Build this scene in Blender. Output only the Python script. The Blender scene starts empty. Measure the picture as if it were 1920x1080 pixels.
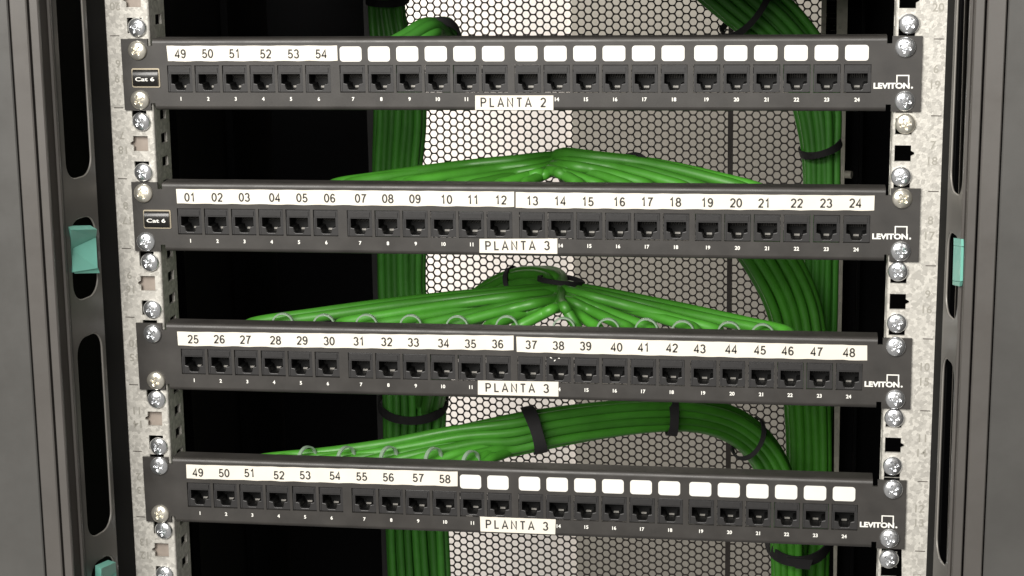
import bpy, math, random
from mathutils import Vector, Matrix

S = bpy.context.scene
COL = S.collection
rnd = random.Random(7)

# ------------------------------------------------------------------ camera
CAM = Vector((184.781, -1140.503, 100.504))           # millimetres; the panel fronts lie on y = 0
A_, B_, C_, F_ = 0.1611, -0.2155, 0.0180, 3627.05      # yaw, pitch, roll, focal length in 1920-wide pixels
CROT = Matrix.Rotation(A_, 3, 'Z') @ Matrix.Rotation(B_, 3, 'X') @ Matrix.Rotation(C_, 3, 'Y')
cd = bpy.data.cameras.new('camera'); cam = bpy.data.objects.new('camera', cd); COL.objects.link(cam)
right, fwd, up = CROT @ Vector((1, 0, 0)), CROT @ Vector((0, 1, 0)), CROT @ Vector((0, 0, 1))
m3 = Matrix((right, up, -fwd)).transposed()
cam.matrix_world = Matrix.Translation(CAM * .001) @ m3.to_4x4()
cd.sensor_width = 36; cd.lens = F_ / 1920 * 36; cd.clip_start = .02; cd.clip_end = 50
S.camera = cam

# ------------------------------------------------------------------ world, lamps, exposure
w = bpy.data.worlds.new('World'); S.world = w; w.use_nodes = True
bg = w.node_tree.nodes['Background']; bg.inputs[0].default_value = (1, .97, .93, 1); bg.inputs[1].default_value = .24

def area(name, loc, target, sx, sy, power, color):
    l = bpy.data.lights.new(name, 'AREA'); l.shape = 'RECTANGLE'; l.size = sx; l.size_y = sy; l.energy = power; l.color = color
    o = bpy.data.objects.new(name, l); COL.objects.link(o); o.location = loc
    o.rotation_euler = (Vector(target) - Vector(loc)).to_track_quat('-Z', 'Y').to_euler()
    return o
area('ceiling_light_front', (-.42, -1.80, .80), (0, 0, -.14), 1.3, 1.05, 84, (1, .97, .92))
area('added_wall_lamp', (-.85, .72, -.10), (-.05, 1.15, -.32), .4, .5, 12.5, (1, .95, .90))  # unseen lamp added low at the side to light the back wall
S.view_settings.view_transform = 'Standard'; S.view_settings.look = 'None'
S.view_settings.exposure = 0; S.view_settings.gamma = 1; S.view_settings.use_curve_mapping = False

# ------------------------------------------------------------------ helpers
def at(px, py, Y):
    """millimetre point on the plane y = Y seen at a photograph pixel"""
    v = CROT @ Vector(((px - 960) / F_, 1, -(py - 540) / F_))
    return CAM + v * ((Y - CAM.y) / v.y)
def pxmm(Y): return F_ / (Y - CAM.y) * 0.985

class MB:
    def __init__(s): s.v = []; s.f = []
    def add(s, vs, fs):
        o = len(s.v); s.v += [tuple(p) for p in vs]; s.f += [tuple(i + o for i in f) for f in fs]
    def box(s, x0, x1, y0, y1, z0, z1):
        s.add([(x, y, z) for x in (x0, x1) for y in (y0, y1) for z in (z0, z1)],
              [(0, 1, 3, 2), (4, 6, 7, 5), (0, 4, 5, 1), (2, 3, 7, 6), (0, 2, 6, 4), (1, 5, 7, 3)])
    def prism(s, poly, fn, a, b):
        """closed polygon of 2-tuples swept between a and b; fn(p, t) gives the 3-D point"""
        n = len(poly); vs = [fn(p, a) for p in poly] + [fn(p, b) for p in poly]
        s.add(vs, [(i, (i + 1) % n, (i + 1) % n + n, i + n) for i in range(n)] + [tuple(range(n))[::-1], tuple(range(n, 2 * n))])
    def tube(s, pts, r, n=8, cap=True):
        pts = [Vector(p) for p in pts]; N = len(pts); vs = []
        t0 = (pts[1] - pts[0]).normalized(); a = Vector((0, 0, 1)) if abs(t0.z) < .9 else Vector((1, 0, 0))
        nrm = (a - t0 * a.dot(t0)).normalized()
        for i, p in enumerate(pts):
            t = (pts[min(i + 1, N - 1)] - pts[max(i - 1, 0)]).normalized()
            nrm = (nrm - t * nrm.dot(t)).normalized(); b = t.cross(nrm)
            for k in range(n):
                q = 2 * math.pi * k / n; vs.append(p + (nrm * math.cos(q) + b * math.sin(q)) * r)
        fs = [(i * n + k, i * n + (k + 1) % n, (i + 1) * n + (k + 1) % n, (i + 1) * n + k) for i in range(N - 1) for k in range(n)]
        if cap: fs += [tuple(range(n))[::-1], tuple((N - 1) * n + k for k in range(n))]
        s.add(vs, fs)
    def mesh(s, name, m, smooth=False, sharp=None):
        me = bpy.data.meshes.new(name)
        me.from_pydata([(x * .001, y * .001, z * .001) for x, y, z in s.v], [], s.f)
        me.materials.append(m)
        import bmesh
        b = bmesh.new(); b.from_mesh(me); bmesh.ops.recalc_face_normals(b, faces=b.faces); b.to_mesh(me); b.free()
        if smooth:
            me.polygons.foreach_set('use_smooth', [True] * len(me.polygons))
            if sharp: me.set_sharp_from_angle(angle=math.radians(sharp))
        me.update(); return me
    def build(s, name, m, parent=None, smooth=False, sharp=None): return link(name, s.mesh(name, m, smooth, sharp), parent)

def link(name, data, parent=None):
    o = bpy.data.objects.new(name, data); COL.objects.link(o)
    if parent: o.parent = parent
    return o
def tag(o, label, cat, group=None):
    o['label'] = label; o['category'] = cat
    if group: o['group'] = group
    return o
def thing(name, loc, label, cat, group=None):
    o = bpy.data.objects.new(name, None); COL.objects.link(o); o.location = Vector(loc) * .001; o.empty_display_size = .01
    return tag(o, label, cat, group)

def fill2d(outer, holes, half, bevel=0):
    """flat plate with holes from closed outlines; returns verts, faces in (u, v, depth)"""
    c = bpy.data.curves.new('tmp', 'CURVE'); c.dimensions = '2D'; c.fill_mode = 'BOTH'; c.extrude = max(half - bevel, 0)
    c.bevel_depth = bevel; c.bevel_resolution = 1; c.offset = -bevel
    for poly in [outer] + holes:
        sp = c.splines.new('POLY'); sp.points.add(len(poly) - 1); sp.use_cyclic_u = True
        for p, q in zip(sp.points, poly): p.co = (q[0], q[1], 0, 1)
    o = bpy.data.objects.new('tmp', c); COL.objects.link(o)
    dg = bpy.context.evaluated_depsgraph_get(); me = bpy.data.meshes.new_from_object(o.evaluated_get(dg))
    vs = [tuple(v.co) for v in me.vertices]; fs = [tuple(p.vertices) for p in me.polygons]
    bpy.data.objects.remove(o); bpy.data.curves.remove(c); bpy.data.meshes.remove(me)
    return vs, fs
def plate_xz(mb, outer, holes, y, half, bevel=0):
    vs, fs = fill2d(outer, holes, half, bevel); mb.add([(a, y - d, b) for a, b, d in vs], fs)
def rect(x0, x1, z0, z1): return [(x0, z0), (x1, z0), (x1, z1), (x0, z1)]
def rrect(x0, x1, z0, z1, r, n=5):
    out = []
    for cx, cz, a in ((x1 - r, z0 + r, -90), (x1 - r, z1 - r, 0), (x0 + r, z1 - r, 90), (x0 + r, z0 + r, 180)):
        for k in range(n + 1):
            q = math.radians(a + 90 * k / n); out.append((cx + r * math.cos(q), cz + r * math.sin(q)))
    return out

def glyphs(mb, txt, x, z, y, h, width=None, bold=0, spin=0, track=1):
    """printed characters centred on (x, z), h millimetres tall, facing the viewer"""
    c = bpy.data.curves.new('tmp', 'FONT'); c.body = txt; c.size = 1; c.offset = bold; c.resolution_u = 4; c.space_character = track
    o = bpy.data.objects.new('tmp', c); COL.objects.link(o)
    dg = bpy.context.evaluated_depsgraph_get(); me = bpy.data.meshes.new_from_object(o.evaluated_get(dg))
    vs = [v.co.copy() for v in me.vertices]; fs = [tuple(p.vertices) for p in me.polygons]
    bpy.data.objects.remove(o); bpy.data.curves.remove(c); bpy.data.meshes.remove(me)
    x0, x1 = min(v.x for v in vs), max(v.x for v in vs); z0, z1 = min(v.y for v in vs), max(v.y for v in vs)
    k = h / (z1 - z0); kx = k if width is None else width / (x1 - x0); cs, sn = math.cos(spin), math.sin(spin)
    out = []
    for v in vs:
        a, b = (v.x - (x0 + x1) / 2) * kx, (v.y - (z0 + z1) / 2) * k
        out.append((x + a * cs - b * sn, y, z + a * sn + b * cs))
    mb.add(out, fs)

def arcp(cx, cy, rx, ry, a0, a1, n=12):
    return [(cx + rx * math.cos(math.radians(a0 + (a1 - a0) * k / n)), cy + ry * math.sin(math.radians(a0 + (a1 - a0) * k / n))) for k in range(n + 1)]
STROKES = {   # plain grotesque letterforms in a box one unit tall: (width, strokes)
 '0': (.56, [arcp(.28, .5, .23, .45, 90, 450, 24)]), '1': (.56, [[(.10, .76), (.22, .82), (.32, .97), (.32, .0)]]),
 '2': (.56, [arcp(.28, .70, .22, .25, 170, -35, 12) + [(.08, .06), (.08, .05), (.52, .05)]]),
 '3': (.56, [arcp(.27, .72, .20, .23, 165, -80, 12), arcp(.27, .28, .23, .24, 80, -165, 12)]),
 '4': (.56, [[(.40, 0), (.40, .95), (.05, .29), (.05, .27), (.54, .27)]]),
 '5': (.56, [[(.49, .93), (.15, .93), (.10, .50)] + arcp(.27, .31, .23, .27, 125, -160, 14)]),
 '6': (.56, [arcp(.30, .50, .235, .45, 40, 180, 8) + [(.065, .35)], arcp(.29, .30, .21, .25, 90, 450, 20)]),
 '7': (.56, [[(.05, .93), (.50, .93), (.33, .6), (.24, .3), (.20, 0)]]),
 '8': (.56, [arcp(.28, .73, .19, .22, 90, 450, 18), arcp(.28, .27, .23, .24, 90, 450, 18)]),
 '9': (.56, [arcp(.26, .50, .235, .45, 220, 360, 8) + [(.495, .65)], arcp(.27, .70, .21, .25, 90, 450, 20)]),
 'P': (.66, [[(.09, 0), (.09, .95), (.36, .95)] + arcp(.36, .71, .22, .24, 90, -90, 10) + [(.09, .47)]]),
 'L': (.56, [[(.09, 1), (.09, .05), (.52, .05)]]), 'A': (.68, [[(.03, 0), (.34, .98), (.65, 0)], [(.14, .31), (.54, .31)]]),
 'N': (.72, [[(.09, 0), (.09, .97), (.62, .03), (.62, 1)]]), 'T': (.62, [[(.03, .95), (.59, .95)], [(.31, .95), (.31, 0)]]),
}
def print_text(mb, txt, x, z, y, h, track=0.0, spin=0, wt=.18, wide=1.05):
    """stroke lettering centred on (x, z)"""
    tot = sum(STROKES[c][0] * wide for c in txt) + track * (len(txt) - 1); pen = -tot / 2; cs, sn = math.cos(spin), math.sin(spin)
    for ch in txt:
        wd, sts = STROKES[ch]
        for j, st in enumerate(sts):
            st = [p for k, p in enumerate(st) if k == 0 or math.hypot(p[0] - st[k - 1][0], p[1] - st[k - 1][1]) > .004]
            vs = []; n = len(st); closed = math.hypot(st[0][0] - st[-1][0], st[0][1] - st[-1][1]) < .02
            for i, (a, b_) in enumerate(st):
                p = st[i - 1] if i else (st[-2] if closed else None); q = st[i + 1] if i < n - 1 else (st[1] if closed else None)
                d1 = Vector((a - p[0], b_ - p[1])).normalized() if p else None; d2 = Vector((q[0] - a, q[1] - b_)).normalized() if q else None
                d1 = d1 or d2; d2 = d2 or d1; nn = Vector((-d1.y - d2.y, d1.x + d2.x)); nn = nn.normalized() if nn.length > .05 else Vector((-d1.y, d1.x))
                m = min(1.9, 1 / max(.3, nn.dot(Vector((-d1.y, d1.x)))))
                for sg in (1, -1):
                    u, v = ((a + nn.x * sg * wt / 2 * m) * wide + pen) * h, (b_ + nn.y * sg * wt / 2 * m - .5) * h
                    vs.append((x + u * cs - v * sn, y - .012 * j, z + u * sn + v * cs))
            mb.add(vs, [(2 * i, 2 * i + 1, 2 * i + 3, 2 * i + 2) for i in range(n - 1)])
        pen += wd * wide + track

# ------------------------------------------------------------------ materials
def mat(name, col, rough=.5, metal=0, var=0, vscale=200, bump=0, bscale=800, spec=.5, coat=0, trans=0, cells=False, col2=None, rnd_obj=0, rvar=0):
    m = bpy.data.materials.new(name); m.use_nodes = True; nt = m.node_tree; p = nt.nodes['Principled BSDF']
    p.inputs['Base Color'].default_value = (*col, 1); p.inputs['Roughness'].default_value = rough
    p.inputs['Metallic'].default_value = metal; p.inputs['Specular IOR Level'].default_value = spec
    p.inputs['Coat Weight'].default_value = coat; p.inputs['Transmission Weight'].default_value = trans
    tc = nt.nodes.new('ShaderNodeTexCoord')
    if var:
        if cells:
            t = nt.nodes.new('ShaderNodeTexVoronoi'); t.inputs['Scale'].default_value = vscale; src = t.outputs['Color']
            n2 = nt.nodes.new('ShaderNodeTexNoise'); n2.inputs['Scale'].default_value = vscale * 2; n2.inputs['Detail'].default_value = 3
            nt.links.new(tc.outputs['Object'], n2.inputs['Vector'])
            add = nt.nodes.new('ShaderNodeMixRGB'); add.inputs[0].default_value = .0016
            nt.links.new(tc.outputs['Object'], add.inputs[1]); nt.links.new(n2.outputs['Color'], add.inputs[2])
            nt.links.new(add.outputs[0], t.inputs['Vector'])
        else:
            t = nt.nodes.new('ShaderNodeTexNoise'); t.inputs['Scale'].default_value = vscale; t.inputs['Detail'].default_value = 4; src = t.outputs['Fac']
            nt.links.new(tc.outputs['Object'], t.inputs['Vector'])
        r = nt.nodes.new('ShaderNodeValToRGB'); r.color_ramp.elements[0].position, r.color_ramp.elements[1].position = (.22, .78) if cells else (.25, .75)
        r.color_ramp.elements[0].color = (*[c * (1 - var) for c in col], 1)
        r.color_ramp.elements[1].color = (*(col2 or [min(1, c * (1 + var)) for c in col]), 1)
        nt.links.new(src, r.inputs[0]); nt.links.new(r.outputs[0], p.inputs['Base Color'])
    if rvar:
        t = nt.nodes.new('ShaderNodeTexNoise'); t.inputs['Scale'].default_value = 22; t.inputs['Detail'].default_value = 6; t.inputs['Roughness'].default_value = .7
        nt.links.new(tc.outputs['Object'], t.inputs['Vector']); mr = nt.nodes.new('ShaderNodeMapRange')
        mr.inputs['From Min'].default_value = .3; mr.inputs['From Max'].default_value = .7
        mr.inputs['To Min'].default_value = rough - rvar; mr.inputs['To Max'].default_value = rough + rvar
        nt.links.new(t.outputs['Fac'], mr.inputs['Value']); nt.links.new(mr.outputs[0], p.inputs['Roughness'])
    if rnd_obj:
        oi = nt.nodes.new('ShaderNodeObjectInfo'); mr = nt.nodes.new('ShaderNodeMapRange'); hs = nt.nodes.new('ShaderNodeHueSaturation')
        mr.inputs['To Min'].default_value = 1 - rnd_obj; mr.inputs['To Max'].default_value = 1 + rnd_obj
        nt.links.new(oi.outputs['Random'], mr.inputs['Value']); nt.links.new(mr.outputs[0], hs.inputs['Value'])
        src = p.inputs['Base Color'].links[0].from_socket; nt.links.new(src, hs.inputs['Color']); nt.links.new(hs.outputs[0], p.inputs['Base Color'])
    if bump:
        t = nt.nodes.new('ShaderNodeTexNoise'); t.inputs['Scale'].default_value = bscale; t.inputs['Detail'].default_value = 3
        nt.links.new(tc.outputs['Object'], t.inputs['Vector'])
        b = nt.nodes.new('ShaderNodeBump'); b.inputs['Strength'].default_value = bump; b.inputs['Distance'].default_value = .0005
        nt.links.new(t.outputs['Fac'], b.inputs['Height']); nt.links.new(b.outputs[0], p.inputs['Normal'])
    return m
M = dict(
    panel=mat('black_panel_paint', (.037, .034, .031), .44, rvar=.12, var=.25, vscale=60, bump=.12, bscale=2500),
    jack=mat('black_jack_plastic', (.027, .026, .026), .38, var=.1, vscale=300, bump=.05),
    pin=mat('contact_and_glint_metal', (.24, .23, .21), .5, .3, var=.4, vscale=60),
    white=mat('white_print', (.82, .81, .76), .6),
    icon=mat('white_label_card', (.74, .725, .68), .55, var=.03, vscale=150),
    tape=mat('label_tape', (.74, .70, .61), .5, var=.05, vscale=70),
    ink=mat('grey_black_ink', (.040, .037, .034), .6),
    galv=mat('galvanised_steel', (.47, .452, .412), .50, .15, var=.12, vscale=480, cells=True, bump=.4, bscale=900, col2=(.60, .58, .53)),
    stamp=mat('stamped_mark', (.34, .325, .285), .6, .2),
    tick=mat('scribed_line', (.07, .06, .05), .7),
    zinc=mat('zinc_plated_steel', (.90, .93, .97), .23, .92, var=.12, vscale=500, bump=.12, bscale=700),
    zincw=mat('yellowed_zinc_steel', (.86, .82, .72), .30, .85, var=.12, vscale=500, bump=.12, bscale=700),
    backing=mat('dull_backing_steel', (.33, .28, .24), .6, .1, var=.1, vscale=200),
    frame=mat('dark_grey_frame_paint', (.068, .066, .062), .42, rvar=.12, var=.12, vscale=14, bump=.08, bscale=2500),
    frame2=mat('brown_grey_frame_paint', (.080, .074, .068), .42, rvar=.12, var=.12, vscale=14, bump=.08, bscale=2500),
    post=mat('black_post_paint', (.088, .083, .076), .36, var=.1, vscale=60),
    **{'return': mat('shaded_return_paint', (.005, .005, .005), .7, spec=.1), 'socket': mat('shaded_socket_plastic', (.006, .006, .006), .5, spec=.25)},  # near-black colours hold the shade of the post return and jack cavities
    rim=mat('rim_highlight_metal', (.30, .285, .26), .38, .3), trim_shade=mat('shaded_trim_paint', (.040, .034, .030), .6, spec=.3), bolt=mat('dark_bolt_steel', (.10, .10, .11), .45, .3), rail_shade=mat('shaded_strip_paint', (.030, .029, .028), .6),  # rim colour holds a highlight; trim and rear strip colours hold shade
    shell=mat('black_shell_paint', (.0022, .0022, .0026), .7, spec=.08),
    mesh=mat('dark_mesh_paint', (.045, .036, .031), .5),
    rear=mat('rear_rail_steel', (.55, .52, .44), .5, .1, var=.1, vscale=200, cells=True),
    green=mat('green_cable_jacket', (.050, .228, .019), .46, rvar=.12, rnd_obj=.22, var=.10, vscale=120, bump=.1, bscale=400),
    green2=mat('deep_green_cable_jacket', (.048, .220, .024), .50, rvar=.12, rnd_obj=.25, var=.10, vscale=120, bump=.1, bscale=400),
    velcro=mat('black_hook_and_loop', (.012, .011, .012), .85, bump=.5, bscale=3000),
    clear=mat('clear_nylon', (.40, .52, .40), .3, trans=.5),
    teal=mat('teal_plastic', (.19, .50, .41), .4, var=.05, vscale=100),
    gold=mat('badge_rim', (.55, .48, .36), .35, .5),
    badge=mat('black_gloss_badge', (.012, .011, .010), .30, coat=.1),
    wall=mat('warm_white_wall_paint', (.80, .76, .71), .8, var=.06, vscale=260),
    wall2=mat('grey_wall_paint', (.36, .34, .295), .8, var=.06, vscale=260),
)

# ------------------------------------------------------------------ wall behind the cabinet
mb = MB(); mb.box(-1500, -109, 1150, 1210, -1500, 900)
o = mb.build('back_wall', M['wall']); o['kind'] = 'structure'
mb = MB(); mb.box(-109, 1100, 1140, 1206, -1500, 900)
o = mb.build('wall', M['wall2']); o['kind'] = 'structure'

# ------------------------------------------------------------------ cabinet
U = 44.45
LEAN = .0075
cab = thing('server_cabinet', (0, 0, 0), 'black server cabinet with galvanised rails, slotted corner posts and perforated rear door', 'server cabinet')
ZT, ZB = 140, -760
cx = 2.0
for sgn in (-1, 1):
    X = lambda a: cx + sgn * a
    # front frame: extruded stepped section, each strip its own sheet
    def sweep(poly, name, m, z0=ZB, z1=ZT, sh=True):
        b = MB(); b.prism(poly, lambda p, t: (X(p[0]), p[1], t), z0, z1); o = b.build(name, m, cab, True, 25); o.rotation_euler.y = LEAN; return o
    sweep([(420, -85), (279.6, -83.2), (279.0, -82.6), (279.0, -60), (420, -60)], 'front_frame', M['frame'])
    sweep([(278.2, -82), (277.6, -82.6), (269, -81.6), (268.3, -81), (268.3, -62), (278.2, -62)], 'door_gasket', M['frame2'])
    sweep([(267.2, -80), (266.7, -80.5), (262.6, -80), (262.0, -79.2), (262.0, -77.5), (267.2, -77.5)], 'edge_trim', M['frame2'])
    sweep([(262.4, -77.3), (261.8, -67.4), (267.2, -67.4), (267.2, -77.3)], 'shaded_trim_return', M['trim_shade'])  # inward face of the trim, its shade put into a darker colour
    sweep([(261.5, -67.2), (260.6, -66.6), (260.4, -65.6), (261.6, -64.5), (261.9, -58), (263.5, -56), (267.2, -56), (267.2, -67.2)], 'edge_bead', M['frame2'])
    # slotted corner post, leaning inwards
    P, Q = (262.3, -60.0), (256.4, -26)
    L = math.hypot(P[0] - Q[0], P[1] - Q[1]); ux, uy = (Q[0] - P[0]) / L, (Q[1] - P[1]) / L
    holes = []
    if sgn < 0: ends = ((-140, 340), (414, 566), (634, 1006), (1052, 1400))
    else: ends = ((-140, 358), (432, 590), (670, 1050), (1110, 1400))
    for y0, y1 in ends:
        q0 = at(166 if sgn < 0 else 1790, y0, -42).z; q1 = at(166 if sgn < 0 else 1790, y1, -42).z
        holes.append(rrect(4.5, 34, q1, q0, 11, 6))
    vs, fs = fill2d(rect(0, 37.5, ZB, ZT), holes, .8, .3)
    b = MB(); b.add([(X(P[0] + ux * s + (0 if s < 36 else 0) - uy * d * -1), P[1] + uy * s + ux * d, z) for s, z, d in vs], fs)
    rm = MB()
    for hl in holes:
        rm.tube([(X(P[0] + ux * a), P[1] + uy * a, c) for a, c in hl + hl[:1]], .55, 6, False)
    o = rm.build('slot_rim', M['rim'], cab, True); o.rotation_euler.y = LEAN  # lighter tube paints the light caught along the slot edges
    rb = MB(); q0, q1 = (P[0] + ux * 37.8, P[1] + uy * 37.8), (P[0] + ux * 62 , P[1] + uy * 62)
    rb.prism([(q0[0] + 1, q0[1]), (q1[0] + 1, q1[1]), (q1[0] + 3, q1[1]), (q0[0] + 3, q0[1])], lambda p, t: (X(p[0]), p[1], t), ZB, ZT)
    o = rb.build('post_return', M['return'], cab); o.rotation_euler.y = LEAN  # shaded run of the post, darkness put into its colour
    o = b.build('corner_post', M['post'], cab, True, 20); o.rotation_euler.y = LEAN
    bk = MB()
    for z in (25, -19, -63, -108, -152, -197, -241, -286, -330) if sgn < 0 else ():
        bo = MB(); bo.tube([(X(283.5), -44, z), (X(279), -44, z)], 4.2, 14); bo.tube([(X(280), -44, z), (X(277.8), -44, z)], 2.6, 6)
        bo = bo.build('bolt', M['bolt'], cab, True, 30); bo.rotation_euler.y = LEAN
    bk.box(*sorted((X(284), X(286))), -56, 30, ZB, ZT)
    o = bk.build('post_liner', M['shell'], cab, True, 30); o.rotation_euler.y = LEAN
    # mounting rail
    xi = 223.3 if sgn < 0 else 225.9; xo = 251.1 if sgn < 0 else 256.2
    RX = lambda a: sgn * a
    hx = 232.55 if sgn < 0 else 232.3
    holes = []
    for k in range(-2, 12):
        for h in (6.35, 22.225, 38.1):
            z = -k * U - h; p = [(hx - 4.75, z - 4.75), (hx + 4.75, z - 4.75), (hx + 4.75, z + 4.75), (hx - 4.75, z + 4.75)]
            if h == 22.225: p[2:2] = [(hx + 4.75, z - 1.6), (hx + 6.6, z - .6), (hx + 6.6, z + .6), (hx + 4.75, z + 1.6)]
            holes.append([(RX(a), c) for a, c in p])
    b = MB(); plate_xz(b, rect(min(RX(xo), RX(xi + 1.6)), max(RX(xo), RX(xi + 1.6)), ZB, ZT), holes, 3.0, 1.0)
    arc = [(xi + 1.6 - 1.6 * math.sin(q), 3.6 - 1.6 * math.cos(q)) for q in [i * math.pi / 12 for i in range(7)]]
    arc = [(a, yy) for a, yy in arc] + [(xi + 1.9, 3.6), (xi + 1.6, 3.9)]
    b.prism(arc, lambda p, t: (RX(p[0]), p[1], t), ZB, ZT)
    ph = []
    for k in range(-6, 36):
        z = -k * U / 3 - 6; ph.append(rect(14, 25, z - 3.2, z + 3.2))
    vs, fs = fill2d(rect(3.6, 31, ZB, ZT), ph, .9, 0); b.add([(RX(xi + .9 + d), yy, z) for yy, z, d in vs], fs)
    rail = b.build('mounting_rail', M['galv'], cab, True, 30); rail.rotation_euler.y = LEAN
    tk = MB()
    for k in range(-1, 9):
        z = -k * U
        tk.box(*sorted((RX(xo - 2.5), RX(xo - 8.5))), 1.9, 2.1, z - .28, z + .28)
        if 6 + k > 0:
            s = MB(); glyphs(s, str(6 + k), RX(xo - 6.6), z - 17.2, 1.9, 5, bold=.012, spin=math.pi if sgn < 0 else 0); s.build('numeral', M['stamp'], rail)
            s = MB(); glyphs(s, str(19 - k), RX(xo - 6.6), z - 26.4, 1.9, 5, bold=.012, spin=math.pi if sgn < 0 else 0); s.build('numeral', M['stamp'], rail)
    tk.build('scribed_marking', M['tick'], rail)
    if sgn < 0:
        for k in range(-1, 8, 2):
            b = MB(); z = -k * U - 22.225; b.box(RX(hx + 8), RX(hx - 7), 6.2, 7.2, z - 7, z + 7)
            b.build('backing_plate', M['backing'], rail)
    # rear rail
    RO = 202.5
    b = MB(); hs = [rect(cx + sgn * 185.5 if sgn > 0 else cx - 192.5, cx + 192.5 if sgn > 0 else cx - 185.5, -k * 10.3 - 3.2 - 11.5, -k * 10.3 + 3.2 - 11.5) for k in range(-12, 70)]
    plate_xz(b, rect(*sorted((X(181), X(RO))), ZB, ZT), hs, 500, 1)
    b.box(*sorted((X(RO - 1.8), X(RO))), 501.2, 540, ZB, ZT)
    b.build('rear_rail', M['rear'], cab)
    b = MB(); b.box(*sorted((X(182), X(RO - 2))), 503, 505, ZB, ZT); b.build('rail_liner', M['shell'], cab)
# bracket between the right rail and its post
b = MB(); p0, p1 = at(1757, 436, 8), at(1779, 461, 8); b.box(p0.x, p1.x, 7, 14, p1.z, p0.z); b.build('rail_bracket', M['galv'], cab)
# shell: sides, plus an unseen low plate added to shade the top gap
b = MB()
b.box(-312, -305, -58, 640, ZB, 190); b.box(309, 316, -58, 640, ZB, 190); b.box(-222, 226, 6, 640, 50, 56)
for sgn in (-1, 1):
    for y in (120, 260, 400):
        b.box(*sorted((cx + sgn * 300, cx + sgn * 306)), y, y + 10, ZB, 175)
    b.box(*sorted((cx + sgn * 232, cx + sgn * 302)), 600, 636, ZB, 175)
b.build('cabinet_shell', M['shell'], cab)
# narrow black cable channel covers beside the rear rails
b = MB(); b.box(-298, -209.4, 515, 530, ZB, 160); b.box(204.8, 300, 515, 530, ZB, 160)
b.box(216, 218.5, 470, 514, ZB, 160)
b.build('rear_cover', M['shell'], cab)
b = MB(); b.box(-209.2, -203.6, 508, 526, ZB, 160); b.build('shaded_rail_strip', M['rail_shade'], cab)  # dark strip painted in place of the shaded left rail edge
b = MB(); p = at(1590, 327, 480); b.tube([(p.x - 2, 480, p.z), (p.x + 3, 478, p.z)], 3.2, 10); b.build('stud', M['rear'], cab, True, 40)
# perforated rear door
PITCH = 7.3; dx = PITCH * math.sqrt(3) / 2; b = MB(); yd = 610
ri = PITCH / 2 - .54
nx = int(470 / dx); 
for c in range(nx):
    for r in range(-6, 100):
        x = -234 + c * dx; z = 40 - r * PITCH - (PITCH / 2 if c % 2 else 0)
        if z < -680: continue
        ro = PITCH / math.sqrt(3); rin = ri / math.cos(math.pi / 6) * .985
        vs = []
        for rad, yy in ((ro, yd), (rin, yd), (rin, yd + 1.2)):
            for k in range(12):
                hexr = rad if k % 2 == 0 else rad * .8660
                if rad is rin: hexr = hexr * .45 + ri * 1.02 * .55
                vs.append((x + hexr * math.cos(k * math.pi / 6), yy, z + hexr * math.sin(k * math.pi / 6)))
        b.add(vs, [(a * 12 + k, a * 12 + (k + 1) % 12, a * 12 + 12 + (k + 1) % 12, a * 12 + 12 + k) for a in (0, 1) for k in range(12)])
door = b.build('rear_door', M['mesh'], cab)
b = MB(); b.box(101.2, 105.8, 604, 609, ZB, -10); b.build('door_seam', M['mesh'], door)

# ------------------------------------------------------------------ patch panels
PX = (1.23 - 1.23, 1.23, -1.35, -2.32); PZ = (0, 0, -1.37, -1.17)
PORT = [s0 + 17.45 * k for s0 in (-204.7, -96.0, 11.2, 117.6) for k in range(6)]

def jack_meshes():
    out = [(-5.85, -21.7), (5.85, -21.7), (5.85, -27.4), (3.7, -27.9), (3.0, -30.8), (2.2, -31.4), (-2.2, -31.4), (-3.0, -30.8), (-3.7, -27.9), (-5.85, -27.4)]
    b = MB(); plate_xz(b, rect(-7.7, 7.7, -32.6, -16.4), [out], 1.9, 1.0, .25)
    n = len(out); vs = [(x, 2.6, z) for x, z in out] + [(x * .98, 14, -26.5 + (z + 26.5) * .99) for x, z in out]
    sk = MB(); sk.add(vs, [(i, (i + 1) % n, (i + 1) % n + n, i + n) for i in range(n)] + [tuple(range(n, 2 * n))])  # cavity of the same jack plastic, deep shade painted into its colour
    b.box(-6.3, 6.3, .35, .95, -20.6, -17.6)                       # raised brow above the opening
    b.box(-7.7, -6.7, .55, .95, -32.2, -21.4); b.box(6.7, 7.7, .55, .95, -32.2, -21.4)
    me = b.mesh('jack', M['jack'])
    p = MB()
    for k in range(8):
        x = -3.6 + k * 1.02
        p.add([(x - .2, 7.5, -22.3), (x + .2, 7.5, -22.3), (x + .2, 13, -25.5), (x - .2, 13, -25.5)], [(0, 1, 2, 3)])
    p.add([(-1.6, 12.8, -31.1), (1.6, 12.8, -31.1), (1.6, 12.9, -29.9), (-1.6, 12.9, -29.9)], [(0, 1, 2, 3)])  # pale plate painting a glint at the back of the cavity
    return me, p.mesh('contact_pins_and_glint', M['pin']), sk.mesh('socket', M['socket'])
JACK, PINS, SOCK = jack_meshes()

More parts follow.
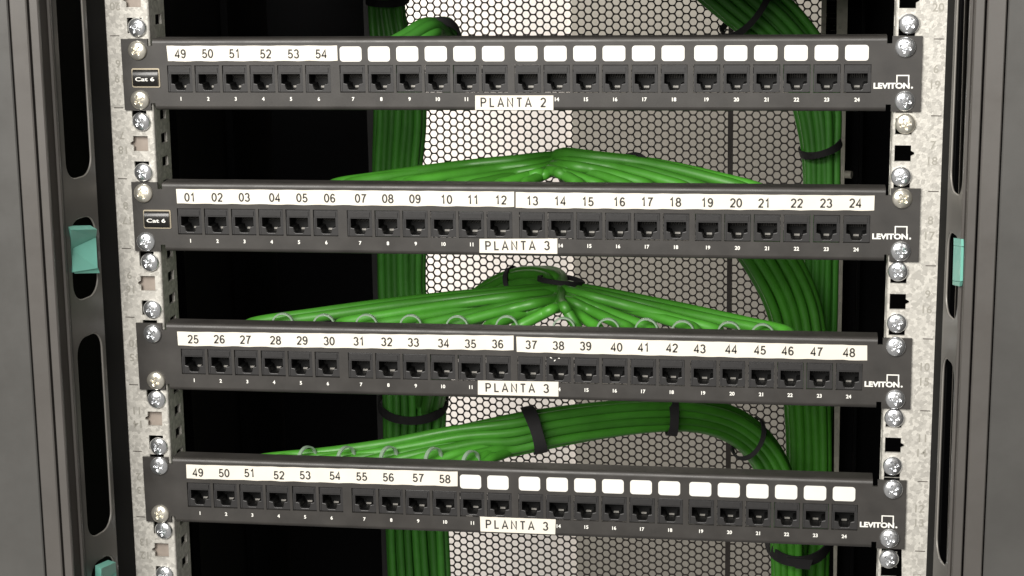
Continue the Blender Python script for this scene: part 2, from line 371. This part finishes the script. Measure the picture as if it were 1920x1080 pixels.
def face_mesh():
    W = 241.3; a, c, d, e = 221.3, 224.3, 4.2, 2.5
    top = [(-W, 0), (-c, 0), (-c, -d), (-a, -d), (-a, -e), (a, -e), (a, -d), (c, -d), (c, 0), (W, 0)]
    bot = [(x, -43.7 - z) for x, z in top][::-1]
    holes = [rect(x - 7.85, x + 7.85, -32.8, -16.2) for x in PORT]
    b = MB(); plate_xz(b, top + bot, holes, .8, .8)
    for s in (1, -1):
        zz = lambda z: z if s > 0 else -43.7 - z
        arc = [(2.5 - 2.5 * math.cos(q), -2.5 + 2.5 * math.sin(q)) for q in [i * math.pi / 12 for i in range(7)]]
        prof = arc + [(14, 0), (14, -1.5), (2.5, -1.5), (1.6, -2.4), (1.6, -2.5)]
        b.prism(prof, lambda p, t: (t, p[0], zz(p[1])), -a, a)
    return b.mesh('faceplate', M['panel'], True, 22)
FACE = face_mesh()
ICON = MB(); plate_xz(ICON, rrect(-6.75, 6.75, -14.05, -4.95, 1.9), [], -.08, .08); ICON = ICON.mesh('port_label', M['icon'])

NUM = {
 0: [(49, 338, 101), (50, 389, 100.5), (51, 440, 100.5), (52, 498, 101), (53, 550, 101), (54, 602, 101)],
 1: [(1, 356, 370), (2, 407, 370), (3, 458, 370), (4, 515, 370.5), (5, 566, 371), (6, 618, 371.5), (7, 676, 372), (8, 727, 372.5), (9, 778, 373), (10, 837, 374), (11, 887, 374.5), (12, 939, 375),
     (13, 998, 376.5), (14, 1050, 377), (15, 1102, 378), (16, 1161, 378.5), (17, 1213, 378.5), (18, 1266, 379), (19, 1326, 380), (20, 1380, 380.5), (21, 1433, 381), (22, 1494, 381), (23, 1549, 381), (24, 1604, 381)],
 2: [(25, 362, 636), (26, 411, 636), (27, 460, 637), (28, 516.5, 638), (29, 566.5, 638.5), (30, 617, 639.5), (31, 673, 640), (32, 725, 641), (33, 775, 642), (34, 831.5, 643.5), (35, 882, 644.5), (36, 933, 645),
     (37, 996, 646.5), (38, 1047, 648), (39, 1098, 649), (40, 1156, 651), (41, 1207, 651.5), (42, 1260, 652.5), (43, 1312, 654), (44, 1371, 655), (45, 1425, 656.5), (46, 1477, 658), (47, 1531, 659.5), (48, 1592, 661)],
 3: [(49, 371, 886), (50, 420, 887), (51, 468, 887), (52, 523, 891), (53, 572, 891), (54, 628, 892), (55, 678, 893.5), (56, 728, 895), (57, 784, 896), (58, 834, 898)],
}
TAPE = {0: [((312, 86), (632, 85.5), (633, 114), (315, 115), 49, 54)],
        1: [((330, 354.5), (964, 359.5), (964, 388), (332, 381.5), 1, 12), ((967, 360.5), (1640, 367), (1639, 395), (967, 390), 13, 24)],
        2: [((332, 622), (963, 629.5), (963, 657), (334, 648), 25, 36), ((968, 631.5), (1626, 648), (1626, 676), (969, 660), 37, 48)],
        3: [((349, 871), (858, 884.5), (858, 912), (350, 897), 49, 58)]}
STICK = {0: ((891, 179), (1037.5, 179), (1037.5, 206.5), (891, 206)), 1: ((899, 448), (1045, 447.5), (1045, 476), (899, 474)),
         2: ((896, 713.5), (1047, 716), (1047, 743.5), (896, 740)), 3: ((900, 969), (1042, 974), (1041, 1002), (901, 996.5))}
PLABEL = ('topmost black patch panel, with the only sticker reading PLANTA 2',
          'black patch panel whose white label tape is numbered 01 to 24',
          'black patch panel whose white label tape is numbered 25 to 48',
          'lowest black patch panel, label tape 49 to 58 beside blank white labels')
GRP = 'patch panels mounted in the cabinet'
for i in range(4):
    org = Vector((PX[i], 0, -2 * U * i + PZ[i]))
    root = thing('patch_panel', org, PLABEL[i], 'patch panel', GRP)
    link('faceplate', FACE, root)
    pr = MB()
    for j, x in enumerate(PORT):
        jo = link('jack', JACK, root); jo.location = (x * .001, rnd.uniform(-.0002, .0003), rnd.uniform(-.00012, .00012))
        link('socket', SOCK, jo); link('contact_pins_and_glint', PINS, jo)
        glyphs(pr, str(j + 1), x, -36.7, -.06, 2.35, bold=.03)
        if (i == 0 and j >= 6) or (i == 3 and j >= 10):
            lo = link('port_label', ICON, root); lo.location = (x * .001 - .0006, 0, 0)
    pr.build('port_numbers', M['white'], root)
    if i == 2:
        for px, py, ln, an in ((557, 668, 2.2, .6), (1033, 671, 1.6, -.5), (1040, 676, 1.5, .7), (1048, 672, 1.2, -.2)):
            p = at(px, py, 0) - org; ca, sa = math.cos(an), math.sin(an)
            b = MB(); b.add([(p.x + u * ca - v * sa, .28, p.z + u * sa + v * ca) for u, v in ((-ln / 2, -.2), (0, -.35), (ln / 2, -.1), (ln / 3, .3), (-ln / 3, .2))], [(0, 1, 2, 3, 4)])
            b.build('paint_chip', M['white'], root)
    for TL, TR, BR, BL, n0, n1 in TAPE[i]:
        q = [at(*c, -.45) - org for c in (TL, TR, BR, BL)]
        n = 60; top = []; bot = []
        for k in range(n + 1):
            t = k / n; wv = .16 * math.sin(t * (n1 - n0 + 1) * 2 * math.pi + 1) + .07 * rnd.uniform(-1, 1)
            a = q[0].lerp(q[1], t); top.append((a.x, a.z + wv * .6)); c = q[3].lerp(q[2], t); bot.append((c.x, c.z + wv))
        b = MB(); plate_xz(b, bot + top[::-1], [], -.32, .13)
        tp = b.build('label_strip', M['tape'], root)
        b = MB()
        for num, px, py in NUM[i]:
            if n0 <= num <= n1:
                p = at(px, py, -.5) - org; print_text(b, '%02d' % num, p.x, p.z, -.48, 5.3, track=.13)
        b.build('lettering', M['ink'], tp)
    q = [at(*c, -.5) - org for c in STICK[i]]
    b = MB(); plate_xz(b, [(p.x, p.z) for p in (q[3], q[2], q[1], q[0])], [], -.35, .15)
    st = b.build('floor_sticker', M['tape'], root)
    b = MB(); mid = (q[0] + q[1] + q[2] + q[3]) / 4; ang = math.atan2(q[1].z - q[0].z, q[1].x - q[0].x)
    print_text(b, 'PLANTA', mid.x - 5.0, mid.z + .2, -.53, 5.5, track=.34, spin=ang, wide=1.0)
    print_text(b, '23'[i > 0], mid.x + 17.6, mid.z + .2 + 22 * math.sin(ang), -.53, 5.5, spin=ang)
    b.build('lettering', M['ink'], st)
    # maker's wordmark with its square outline
    b = MB(); z0 = -28.6
    glyphs(b, 'LEVITON', 224.4, z0, -.06, 3.5, width=20.6, bold=.045)
    for x0, x1, za, zb in ((227.0, 227.7, z0 + 1.7, z0 + 6.3), (233.7, 234.4, z0 - 1.0, z0 + 6.3), (227.7, 233.7, z0 + 5.6, z0 + 6.3)):
        b.add([(x0, -.09, za), (x1, -.09, za), (x1, -.09, zb), (x0, -.09, zb)], [(0, 1, 2, 3)])
    glyphs(b, '.', 236.0, z0 - 1.1, -.06, 1.2, bold=.02)
    b.build('wordmark', M['white'], root)
    if i < 2:
        zc = -23.8 if i == 0 else -23.2; xc = -226.3 if i == 0 else -225.5
        b = MB(); plate_xz(b, rrect(xc - 8.9, xc + 8.9, zc - 5.9, zc + 5.9, 1), [], -.3, .3); bd = b.build('category_badge', M['gold'], root)
        b = MB(); sec = [(-5.1, -.62), (-4.9, -1.7), (-4, -2.2), (1.5, -2.2), (3.2, -1.9), (4.6, -1.2), (5.1, -.62)]
        b.prism(sec, lambda p, t: (t, p[1], zc + p[0]), xc - 8.1, xc + 8.1); b.build('badge_block', M['badge'], bd, True, 35)
        b = MB(); glyphs(b, 'Cat 6', xc - .2, zc - .6, -2.26, 2.5, width=12.2, bold=.02); b.build('lettering', M['white'], bd)

# ------------------------------------------------------------------ screws
def screw_mesh(m, name):
    b = MB(); R = 5.9; nr, nt = 22, 48; vs = [(0, -1.6, 0)]
    for a in range(1, nr + 1):
        r = R * a / nr; h = 3.0 * math.sqrt(max(0, 1 - (r / (R * 1.04)) ** 2)) ** .9
        for k in range(nt):
            q = 2 * math.pi * k / nt; x, z = r * math.cos(q), r * math.sin(q); d = 0
            arm = min(abs(x), abs(z)); out = max(abs(x), abs(z))
            if out < 3.3:
                wd = .75 + .35 * max(0, 1 - out / 1.3)
                if arm < wd: d = 1.5 * min(1, (3.3 - out) / .8) * min(1, (wd - arm) / .25 + .2)
            vs.append((x, -h + d, z))
    fs = [(0, 1 + k, 1 + (k + 1) % nt) for k in range(nt)]
    fs += [(1 + a * nt + k, 1 + (a + 1) * nt + k, 1 + (a + 1) * nt + (k + 1) % nt, 1 + a * nt + (k + 1) % nt) for a in range(nr - 1) for k in range(nt)]
    e = len(vs); vs += [(x, 0.3, z) for x, y, z in vs[-nt:]]
    fs += [(e - nt + k, e + k, e + (k + 1) % nt, e - nt + (k + 1) % nt) for k in range(nt)]
    b.add(vs, fs)
    b.tube([(0, .2, 0), (0, 11, 0)], 2.9, 12)
    return b.mesh(name, m, True, 50)
SC = [screw_mesh(M['zinc'], 'screw_head'), screw_mesh(M['zincw'], 'screw_head')]
PN = ('top panel', 'panel numbered 01 to 24', 'panel numbered 25 to 48', 'lowest panel')
LS = [(255, 52, 'r', 'above the top panel'), (256, 95, 'p', 0, 'upper'), (261, 188, 'p', 0, 'lower'), (263, 229, 'r', 'just under the top panel'), (267, 324, 'r', 'just above the panel numbered 01 to 24'),
      (267, 363, 'p', 1, 'upper'), (272, 454, 'p', 1, 'lower'), (279, 493, 'r', 'just under the panel numbered 01 to 24'), (284, 581, 'r', 'just above the panel numbered 25 to 48'),
      (284, 627, 'p', 2, 'upper'), (291, 715, 'p', 2, 'lower'), (292, 750, 'r', 'just under the panel numbered 25 to 48'), (296, 838, 'r', 'just above the lowest panel'),
      (297, 875, 'p', 3, 'upper'), (299, 965, 'p', 3, 'lower'), (305, 996, 'r', 'just under the lowest panel'), (307, 1079, 'r', 'below the last empty hole')]
RS = [(1705, 45), (1698, 89), (1697, 190), (1698, 233), (1690, 332), (1692, 373), (1689, 472), (1684, 510), (1682, 607), (1680, 651), (1679, 750), (1677, 785), (1674, 875), (1675, 919), (1668, 1011), (1667, 1050)]
YEL = {('l', 2), ('l', 1), ('l', 5), ('l', 10), ('r', 3), ('r', 5), ('l', 14)}
for side, lst in (('l', LS), ('r', [(x, y) + LS[k][2:] for k, (x, y) in enumerate(RS)])):
    word = 'left' if side == 'l' else 'right'
    for k, it in enumerate(lst):
        yb = 0 if it[2] == 'p' else 1.6
        p = at(it[0], it[1], yb - 2)
        yel = (side, k) in YEL
        if it[2] == 'p': lab = 'cross-head screw at the %s %s of the %s' % (it[4], word, PN[it[3]])
        else: lab = 'cross-head screw in the %s rail %s' % (word, it[3])
        o = link('screw', SC[yel]); o.location = (p.x * .001, yb * .001, p.z * .001)
        o.rotation_euler = (rnd.uniform(-.10, .10), rnd.uniform(0, math.pi), rnd.uniform(-.10, .10))
        tag(o, lab, 'screw', 'screws holding the panels' if it[2] == 'p' else 'spare screws in the mounting rails')

# ------------------------------------------------------------------ teal clips
def clip(upper, lower, foot, label):
    """three facets, each four (px, py, y) corners TL TR BR BL, with thickness behind them"""
    b = MB()
    for quad in (upper, lower, foot):
        F = [at(*c) for c in quad]; n = (F[1] - F[0]).cross(F[3] - F[0]).normalized()
        if n.dot(CAM - F[0]) > 0: n = -n
        m_ = sum(F, Vector()) / 4
        B = [p + n * 5 + (m_ - p) * .12 for p in F]
        b.add(F + B, [(0, 1, 2, 3), (7, 6, 5, 4), (0, 4, 5, 1), (1, 5, 6, 2), (2, 6, 7, 3), (3, 7, 4, 0)])
    o = b.build('retaining_clip', M['teal']); tag(o, label, 'clip', 'teal clips in the corner posts')
clip([(133, 431, -60), (182, 430, -38), (180, 446, -30), (133, 468, -50)], [(133, 467, -50.5), (180, 445, -31), (183, 503, -38), (137, 510, -58)], [(139, 510, -56), (184, 502, -36), (187, 512, -35), (140, 513, -55)], 'teal plastic clip in the middle slot of the left corner post')
clip([(190, 1066, -60), (217, 1054, -38), (218, 1074, -30), (190, 1096, -50)], [(190, 1095, -50.5), (218, 1073, -31), (221, 1131, -38), (195, 1138, -58)], [(197, 1138, -56), (222, 1130, -36), (225, 1140, -35), (198, 1141, -55)], 'teal plastic clip cut off by the bottom edge, lower left post')
clip([(1788, 446, -44), (1802, 448, -68), (1802, 462, -70), (1788, 460, -46)], [(1788, 460.5, -46), (1802, 462.5, -70), (1800, 528, -72), (1786, 526, -48)], [(1786, 527, -48), (1800, 529, -72), (1799, 537, -70), (1786, 534, -46)], 'teal plastic clip in the slot of the right corner post')

# ------------------------------------------------------------------ cables
DIA = 7.4
def spline(pts, n):
    out = []; P = [pts[0] * 2 - pts[1]] + pts + [pts[-1] * 2 - pts[-2]]
    for i in range(1, len(P) - 2):
        p0, p1, p2, p3 = P[i - 1:i + 3]
        for k in range(n):
            t = k / n; out.append(.5 * ((2 * p1) + (p2 - p0) * t + (2 * p0 - 5 * p1 + 4 * p2 - p3) * t * t + (3 * p1 - p0 - 3 * p2 + p3) * t ** 3))
    out.append(P[-2]); return out
def pack(n, flat=1.0):
    """n points of a hexagonal packing, in units of the cable diameter"""
    c = [((i + (j % 2) * .5), j * .866) for i in range(-9, 10) for j in range(-9, 10)]
    c.sort(key=lambda p: (p[0] - .2) ** 2 + (p[1] / flat - .1) ** 2); c = c[:n]
    mx = sum(p[0] for p in c) / n; my = sum(p[1] for p in c) / n
    return [(p[0] - mx, p[1] - my) for p in c]
def frames(way):
    """way: (px, py, Y, width px) -> centre, across, into, width mm"""
    P = [at(a, c, Y) for a, c, Y, wd in way]; out = []
    for i, p in enumerate(P):
        t = (P[min(i + 1, len(P) - 1)] - P[max(i - 1, 0)]); t = Vector((t.x, t.y * .4, t.z)).normalized()
        n = Vector((0, 1, 0)).cross(t); n.normalize(); d = t.cross(n)
        if d.y < 0: d = -d; 
        out.append((p, n, d, way[i][3] / pxmm(way[i][2])))
    return out
def strands(fr, n, flat, jit=.5, d=DIA):
    pk = pack(n, flat); half = max(abs(u) for u, v in pk) + .5; out = []
    for u, v in pk:
        a, c = rnd.uniform(0, 6.28), rnd.uniform(0, 6.28); line = []
        for i, (p, nn, dd, wd) in enumerate(fr):
            k = wd / 2 / half
            line.append(p + nn * (u * k + jit * math.sin(a + i * 1.3)) + dd * (v * max(k, d * .8) + jit * math.sin(c + i * 1.7)))
        out.append((u, v, line))
    return out
def cables(root, lines, m, d=DIA, seg=7):
    for ln in lines:
        b = MB(); b.tube(spline(ln, seg), d / 2, 10); b.build('cable', m, root, True)

# incoming trunks
def trunk(label, way, n, flat, m, d=DIA):
    r = thing('cable_bundle', at(way[-1][0], way[-1][1], way[-1][2]), label, 'cable bundle', 'green network cable bundles')
    org = r.location * 1000
    cables(r, [[p - org for p in ln] for u, v, ln in strands(frames(way), n, flat, .8, d)], m, d - .7)
trunk('thick green cable bundle hanging on the left beside the black side wall',
      [(722, -120, 400, 62), (724, -10, 400, 62), (730, 60, 395, 72), (748, 160, 390, 98), (750, 230, 390, 98), (745, 330, 392, 90), (752, 440, 390, 94), (754, 560, 390, 96), (768, 680, 385, 116), (777, 755, 380, 126), (776, 850, 380, 120), (782, 1000, 380, 128), (788, 1120, 380, 134), (795, 1300, 380, 134)], 22, .42, M['green2'])
trunk('dark green cable bundle sloping from the top edge down along the right rear rail',
      [(1180, -160, 330, 118), (1300, -80, 335, 120), (1390, -4, 340, 118), (1460, 60, 345, 112), (1512, 130, 350, 100), (1532, 210, 352, 86), (1540, 290, 352, 68), (1540, 380, 352, 64), (1536, 500, 350, 62), (1532, 640, 348, 64), (1531, 760, 345, 56), (1526, 900, 345, 60), (1520, 1060, 345, 62), (1510, 1250, 345, 62)], 18, .42, M['green2'])

def fan(label, groups, trunkway, n_trunk_flat, edge, m):
    """groups: (silhouette [(px,py)], starts [px], centre px, centre py spread) ; every cable runs start -> centre -> trunk"""
    total = sum(len(g[2]) for g in groups)
    r = thing('cable_bundle', at(*trunkway[0][:3]), label, 'cable bundle', 'green network cable bundles'); org = r.location * 1000
    st = strands(frames(trunkway), total, n_trunk_flat, .4)
    st.sort(key=lambda s: s[1])
    lines = []
    for (xf, yf), (xc, yc), starts, step, bump, ynear, yfar in groups:
        n = len(starts)
        for k, xs in enumerate(starts):
            g = (xc - xs) / abs(xc - xs); ye = edge(xs)
            pts = [at(xs - g * 14, ye + 44, 34), at(xs - g * 5, ye + 22, 44)]
            yfar_k = yfar - (yfar - ynear) * k / max(1, n - 1) + rnd.uniform(-3, 3)
            ys = ye + (yf if k == 0 else rnd.uniform(1, 8)); yck = yc + (k + 1.0 * (k // 2)) * step + rnd.uniform(-1, 1); yfar_k += rnd.uniform(-5, 9)
            xe = xc + g * rnd.uniform(-6, 20)
            wob = rnd.uniform(-3, 3)
            for t in (0, .2, .4, .6, .82, 1.0):
                x = xs + (xe - xs) * t
                y = ys + (yck - ys) * t - (bump + wob) * math.sin(math.pi * t) * abs(xc - xs) / 400 
                pts.append(at(x, y, 56 + (yfar_k - 56) * min(1, t * 1.5 + .05) + 20 * (t == 1.0)))
            lines.append((pts, k))
    tr = sorted(st, key=lambda s: (s[1], s[0]))
    full = []
    for idx, (pts, k) in enumerate(lines):
        full.append([p - org for p in pts + tr[idx % total][2]])
    cables(r, full, m, 7.3, 6)
    return r

e2 = lambda x: 338 + (x - 300) * .008
e3 = lambda x: 598 + (x - 300) * .0158
e4 = lambda x: 850 + (x - 300) * .026
# second panel: fan and its trunk running to the right
fan('green cable fan spreading above the panel numbered 01 to 24',
    [((640, 4), (1030, 293), [628, 655, 735, 765, 845, 880, 935, 985], 3.0, 3, 76, 104),
     ((1420, 6), (1048, 287), [1424, 1396, 1320, 1285, 1215, 1180, 1130, 1088], 3.4, 15, 62, 92)],
    [(1072, 318, 140, 56), (1120, 322, 170, 66), (1220, 340, 210, 76), (1325, 375, 250, 86), (1402, 432, 285, 98), (1455, 502, 300, 104), (1488, 575, 305, 102), (1502, 660, 305, 98), (1513, 760, 305, 86), (1516, 900, 305, 86), (1504, 1060, 305, 106), (1500, 1250, 305, 104)], .42, e2, M['green'])
# third panel
fan('green cable fan spreading above the panel numbered 25 to 48',
    [((490, 4), (1034, 539), [474, 520, 640, 690, 790, 840, 915, 965], 3.2, 2, 66, 100),
     ((1470, 4), (1058, 534), [1474, 1436, 1345, 1300, 1225, 1180, 1122, 1082], 3.2, 1, 66, 100)],
    [(1038, 529, 135, 40), (990, 522, 165, 42), (940, 538, 194, 48), (893, 574, 218, 54), (835, 640, 250, 70), (812, 720, 335, 60), (800, 800, 415, 50), (795, 950, 425, 50), (800, 1150, 425, 50)], .8, e3, M['green'])
# fourth panel: ten cables gathered to the right
r4 = thing('cable_bundle', at(1000, 805, 100), 'green cable bundle with three black bands arching above the lowest panel', 'cable bundle', 'green network cable bundles')
org = r4.location * 1000
w4 = [(960, 817, 92, 84), (1040, 801, 104, 78), (1130, 788, 122, 70), (1220, 780, 142, 66), (1300, 780, 165, 64), (1370, 797, 195, 66), (1425, 838, 225, 66), (1458, 900, 250, 66), (1472, 985, 265, 62), (1476, 1080, 270, 60), (1476, 1250, 270, 60)]
st = sorted(strands(frames(w4), 12, .8, .4), key=lambda s: (-(s[0] * 1.0 + 0 * s[1])))
starts = [470, 500, 540, 580, 625, 665, 705, 745, 790, 830, 862, 885]
sil4 = lambda x: 850 - 12 * max(0, (x - 500) / 100) if x < 700 else 826 - (x - 700) * .215
asc = (st[0][2][0] - st[-1][2][0]).z > 0
if not asc: st = st[::-1]
full = []
for k, xs in enumerate(starts):
    ln = st[k][2]; tgt = ln[0]
    pts = [at(xs - 12, e4(xs) + 40, 36), at(xs - 2, e4(xs) + 18, 48), at(xs + 24, e4(xs + 24) + 4, 60)]
    a = pts[-1]
    for t in (.25, .5, .75):
        px = xs + 24 + (960 - xs - 24) * t
        lin = a.lerp(tgt, t); s_ = at(px, sil4(px) + 12 + k * 4.2, lin.y)
        mixed = lin.lerp(s_, .75 * (1 - k / 14)); mixed.y = lin.y
        pts.append(mixed)
    full.append([p - org for p in pts + ln])
cables(r4, full, M['green'], 6.7, 6)
# top panel: short bundle of six
r1 = thing('cable_bundle', at(800, 60, 70), 'short green cable bundle peeking over the top panel at centre left', 'cable bundle', 'green network cable bundles')
org = r1.location * 1000
w1 = [(660, 135, 40, 50), (715, 108, 55, 50), (765, 81, 70, 48), (805, 58, 88, 46), (832, 56, 120, 46), (846, 84, 150, 44), (850, 140, 165, 44), (850, 168, 172, 44)]
cables(r1, [[p - org for p in ln] for u, v, ln in strands(frames(w1), 7, 1, .3)], M['green2'])

# ------------------------------------------------------------------ black hook-and-loop bands
def band(c, Y, ax, half, depth, width, bulge, label, thick=1.3, tail=None):
    """ax: direction in the picture across the bundle (dx, dy); bulge: shift of the near side along the bundle, px"""
    k = 1 / pxmm(Y); C = at(c[0], c[1], Y); a = Vector((ax[0], 0, -ax[1])).normalized(); t = Vector((0, 1, 0)).cross(a); t.normalize()
    b = MB(); n = 40; vs = []
    for i in range(n):
        q = 2 * math.pi * i / n
        for ro, s in ((0, -1), (0, 1), (thick, 1), (thick, -1)):
            p = C + a * (half * k + ro) * math.cos(q) + Vector((0, 1, 0)) * (-(depth + ro) * math.sin(q)) + t * (bulge * k * max(-.3, math.sin(q)) + s * width * k / 2 * (1 + .08 * math.sin(3 * q)))
            vs.append(p)
    fs = [(i * 4 + j, i * 4 + (j + 1) % 4, ((i + 1) % n) * 4 + (j + 1) % 4, ((i + 1) % n) * 4 + j) for i in range(n) for j in range(4)]
    b.add([p - C for p in vs], fs)
    if tail:
        T = [at(x, y, Yt) - C for x, y, Yt in tail]; T2 = [p + Vector((0, 1.3, 0)) for p in T]
        b.add(T + T2, [(0, 1, 2, 3), (4, 7, 6, 5), (0, 4, 5, 1), (1, 5, 6, 2), (2, 6, 7, 3), (3, 7, 4, 0)])
    o = b.build('cable_tie', M['velcro'], None, True, 40); o.location = C * .001
    tag(o, label, 'cable tie', 'black fabric bands round the cable bundles')
band((1000, 806), 96, (.26, 1), 44, 17, 25, -17, 'broad black fabric band round the arched bundle, directly above the lowest sticker')
band((1258, 779), 152, (-.05, 1), 35, 15, 18, -10, 'black fabric band round the arched bundle, just under port number 18')
band((1402, 820), 212, (-.62, .78), 40, 16, 9, -22, 'thin black fabric band where the arched bundle turns downwards at right')
band((775, 752), 382, (1, .07), 66, 31, 17, 18, 'black fabric band sagging across the left bundle under the third panel', tail=None)
band((727, -3), 400, (1, .05), 37, 24, 14, 6, 'black fabric band round the left bundle at the very top edge')
band((1398, 12), 340, (-.62, .78), 62, 24, 12, -26, 'black fabric band looping round the sloping bundle at top right')
band((1538, 275), 352, (1, -.27), 37, 22, 13, 6, 'narrow black fabric band round the right bundle under the top panel')
band((1496, 1006), 296, (1, 0), 60, 46, 22, 8, 'broad black fabric band with a loose end, below the lowest panel', tail=[(1476, 1046, 247), (1524, 1050, 246), (1518, 1068, 246), (1492, 1066, 246)])
band((829, 62), 112, (1, -.25), 29, 16, 16, -26, 'black fabric band bent over the short bundle above the top panel')
band((1190, 309), 98, (.30, 1), 20, 15, 9, -30, 'thin black fabric band lying over the fan above number 15')
band((966, 529), 180, (.5, 1), 27, 20, 9, 6, 'thin black fabric band round the arched trunk above number 36')
band((1052, 527), 122, (1, .12), 42, 16, 9, -7, 'black fabric band at the peak of the fan above number 38')

# ------------------------------------------------------------------ clear nylon ties
def loop(px, py, Y, r, spin, label, grp='clear nylon loops behind the panels'):
    c = at(px, py, Y); b = MB(); n = 28; vs = []
    for i in range(n):
        q = 2 * math.pi * i / n; ca, sa = math.cos(q), math.sin(q)
        for rr, yy in ((r - .55, -1.3), (r + .55, -1.3), (r + .55, 1.3), (r - .55, 1.3)): vs.append((rr * ca, yy, rr * sa - r))
    b.add(vs, [(i * 4 + j, i * 4 + (j + 1) % 4, ((i + 1) % n) * 4 + (j + 1) % 4, ((i + 1) % n) * 4 + j) for i in range(n) for j in range(4)])
    b.box(-1.6, 1.6, -1.9, 1.9, -2 * r - 2.4, -2 * r + .4)
    o = b.build('nylon_loop', M['clear'], None, True, 40); o.location = c * .001; o.rotation_euler.z = spin
    tag(o, label, 'cable tie', grp)
P3L = [(530, 588, 29), (607, 590, 30), (687, 590, 32), (770, 591, 33), (857, 593, 35), (950, 593, 36), (1057, 596, 38), (1140, 598, 39), (1212, 598, 41), (1280, 602, 42), (1367, 604, 44), (1430, 608, 45)]
for px, py, nn in P3L: loop(px, py, 50, 6.9, 0, 'clear nylon loop on the third panel above the number %d' % nn)
P4L = [(575, 838, 53), (648, 838, 54), (728, 838, 56), (812, 840, 58)]
for px, py, nn in P4L: loop(px, py, 56, 7.2, 1.0, 'clear nylon loop over the lowest panel above the number %d' % nn)
loop(882, 846, 56, 7.2, 1.0, 'clear nylon loop over the lowest panel above its first blank label')
